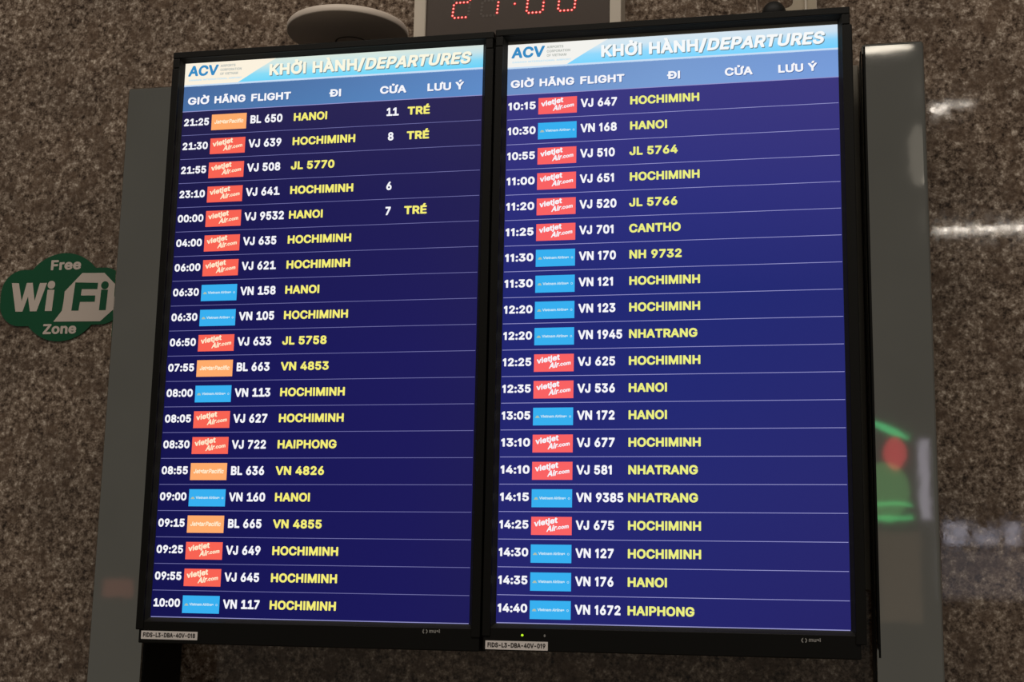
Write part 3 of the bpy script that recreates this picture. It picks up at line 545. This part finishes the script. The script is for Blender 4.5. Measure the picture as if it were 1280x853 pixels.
tag(mb.build('sensor_dome', None, smooth=True), 'small black dome peeking over the top edge of the right board', 'dome sensor')
mb = MB()
pth = [Vector((.9105, .1955, 1.6)), Vector((.9100, .1955, 1.05)), Vector((.9108, .1955, 1.005)), Vector((.9125, .1955, .990)), Vector((.9165, .1955, .975)), Vector((.923, .1955, .95))]
def tube(mb, pth, r, mt, n=8):
    b = len(mb.v); k = mb.m(mt)
    for i, p in enumerate(pth):
        d = (pth[min(i+1, len(pth)-1)]-pth[max(i-1, 0)]).normalized(); u = d.cross(Vector((0, 1, 0))).normalized(); w = d.cross(u)
        for a in range(n): mb.v.append(tuple(p+r*(u*math.cos(a*2*math.pi/n)+w*math.sin(a*2*math.pi/n))))
    for i in range(len(pth)-1):
        for a in range(n):
            c = (a+1) % n; mb.f.append((b+i*n+a, b+i*n+c, b+(i+1)*n+c, b+(i+1)*n+a)); mb.mi.append(k)
    mb.f.append(tuple(b+a for a in range(n))); mb.mi.append(k); mb.f.append(tuple(b+(len(pth)-1)*n+a for a in range(n))); mb.mi.append(k)
tube(mb, pth, .0017, mat('pale_cable_sheath', (150, 132, 116), .5, var=.05))
tag(mb.build('cable', None, smooth=True), 'thin pale cable running down the granite left of the black dome', 'cable')

# ------------------------------------------------------------------ wifi sign on the granite
wf = thing('wifi_sign', (0, .2, 0), 'green cloud-shaped Free WiFi Zone sign on the granite wall at left', 'sign')
def wifi_outline():
    # union of a wide rounded plate and a tall ellipse, traced as one outline by angle
    cx, cz = -.3035, .5478; hw, hh, r = .1195, .0510, .042
    out = []
    for q in range(180):
        a = 2*math.pi*q/180; dx, dz = math.cos(a), math.sin(a); best = 0
        lo, hi = 0, .3
        for _ in range(40):
            m_ = (lo+hi)/2; x, z = dx*m_, dz*m_
            qx, qz = abs(x)-(hw-r), abs(z)-(hh-r)
            inr = math.hypot(max(qx, 0), max(qz, 0)) <= r
            ine = (x/.0790)**2+(z/.0795)**2 <= 1
            if inr or ine: lo = m_
            else: hi = m_
        out.append((cx+dx*lo, cz+dz*lo))
    return out
mb = MB(); mb.prism(wifi_outline(), -.003, -.0005, M_GREEN); mb.build('plate', wf)
yl = -.0034
mb = MB()
mb.poly([(x, yl, z) for x, z in [(-.3158, .5036), (-.2262, .5024), (-.2028, .5228), (-.2028, .5686), (-.2246, .5890), (-.2671, .5900), (-.2984, .5575), (-.2990, .5400), (-.3010, .5230)]][::1], M_SWHITE)
text(mb, 'Free', -.3300, .5968, .0182, M_SWHITE, yl, width=.0600); text(mb, 'Zone', -.3350, .4815, .0182, M_SWHITE, yl, width=.0650)
# W
mb_pts = [(-.4030, .5756), (-.3889, .5750), (-.3808, .5420), (-.3735, .5750), (-.3620, .5750), (-.3555, .5420), (-.3480, .5742), (-.3340, .5740), (-.3500, .5232), (-.3632, .5232), (-.3690, .5500), (-.3775, .5232), (-.3912, .5234)]
for tr in tessellate_polygon([[Vector((x, z, 0)) for x, z in mb_pts]]): mb.poly([(mb_pts[i][0], yl, mb_pts[i][1]) for i in tr], M_SWHITE)
mb.poly([(x, yl, z) for x, z in [(-.3320, .5615), (-.3185, .5611), (-.3206, .5230), (-.3342, .5232)]], M_SWHITE); mb.disc(-.3252, .5703, yl, .0073, M_SWHITE, 24)
o = mb.build('white_lettering', wf, fixn=False); o['label'] = 'pale lettering and speech bubble'
mb = MB(); yl2 = -.0037
fp = [(-.2790, .5733), (-.2352, .5713), (-.2359, .5602), (-.2658, .5610), (-.2665, .5494), (-.2388, .5487), (-.2391, .5376), (-.2674, .5380), (-.2690, .5224), (-.2826, .5227)]
for tr in tessellate_polygon([[Vector((x, z, 0)) for x, z in fp]]): mb.poly([(fp[i][0], yl2, fp[i][1]) for i in tr], M_GREEN)
mb.poly([(x, yl2, z) for x, z in [(-.2283, .5590), (-.2153, .5585), (-.2170, .5219), (-.2298, .5222)]], M_GREEN); mb.disc(-.2218, .5666, yl2, .0072, M_GREEN, 24)
o = mb.build('green_lettering', wf, fixn=False)
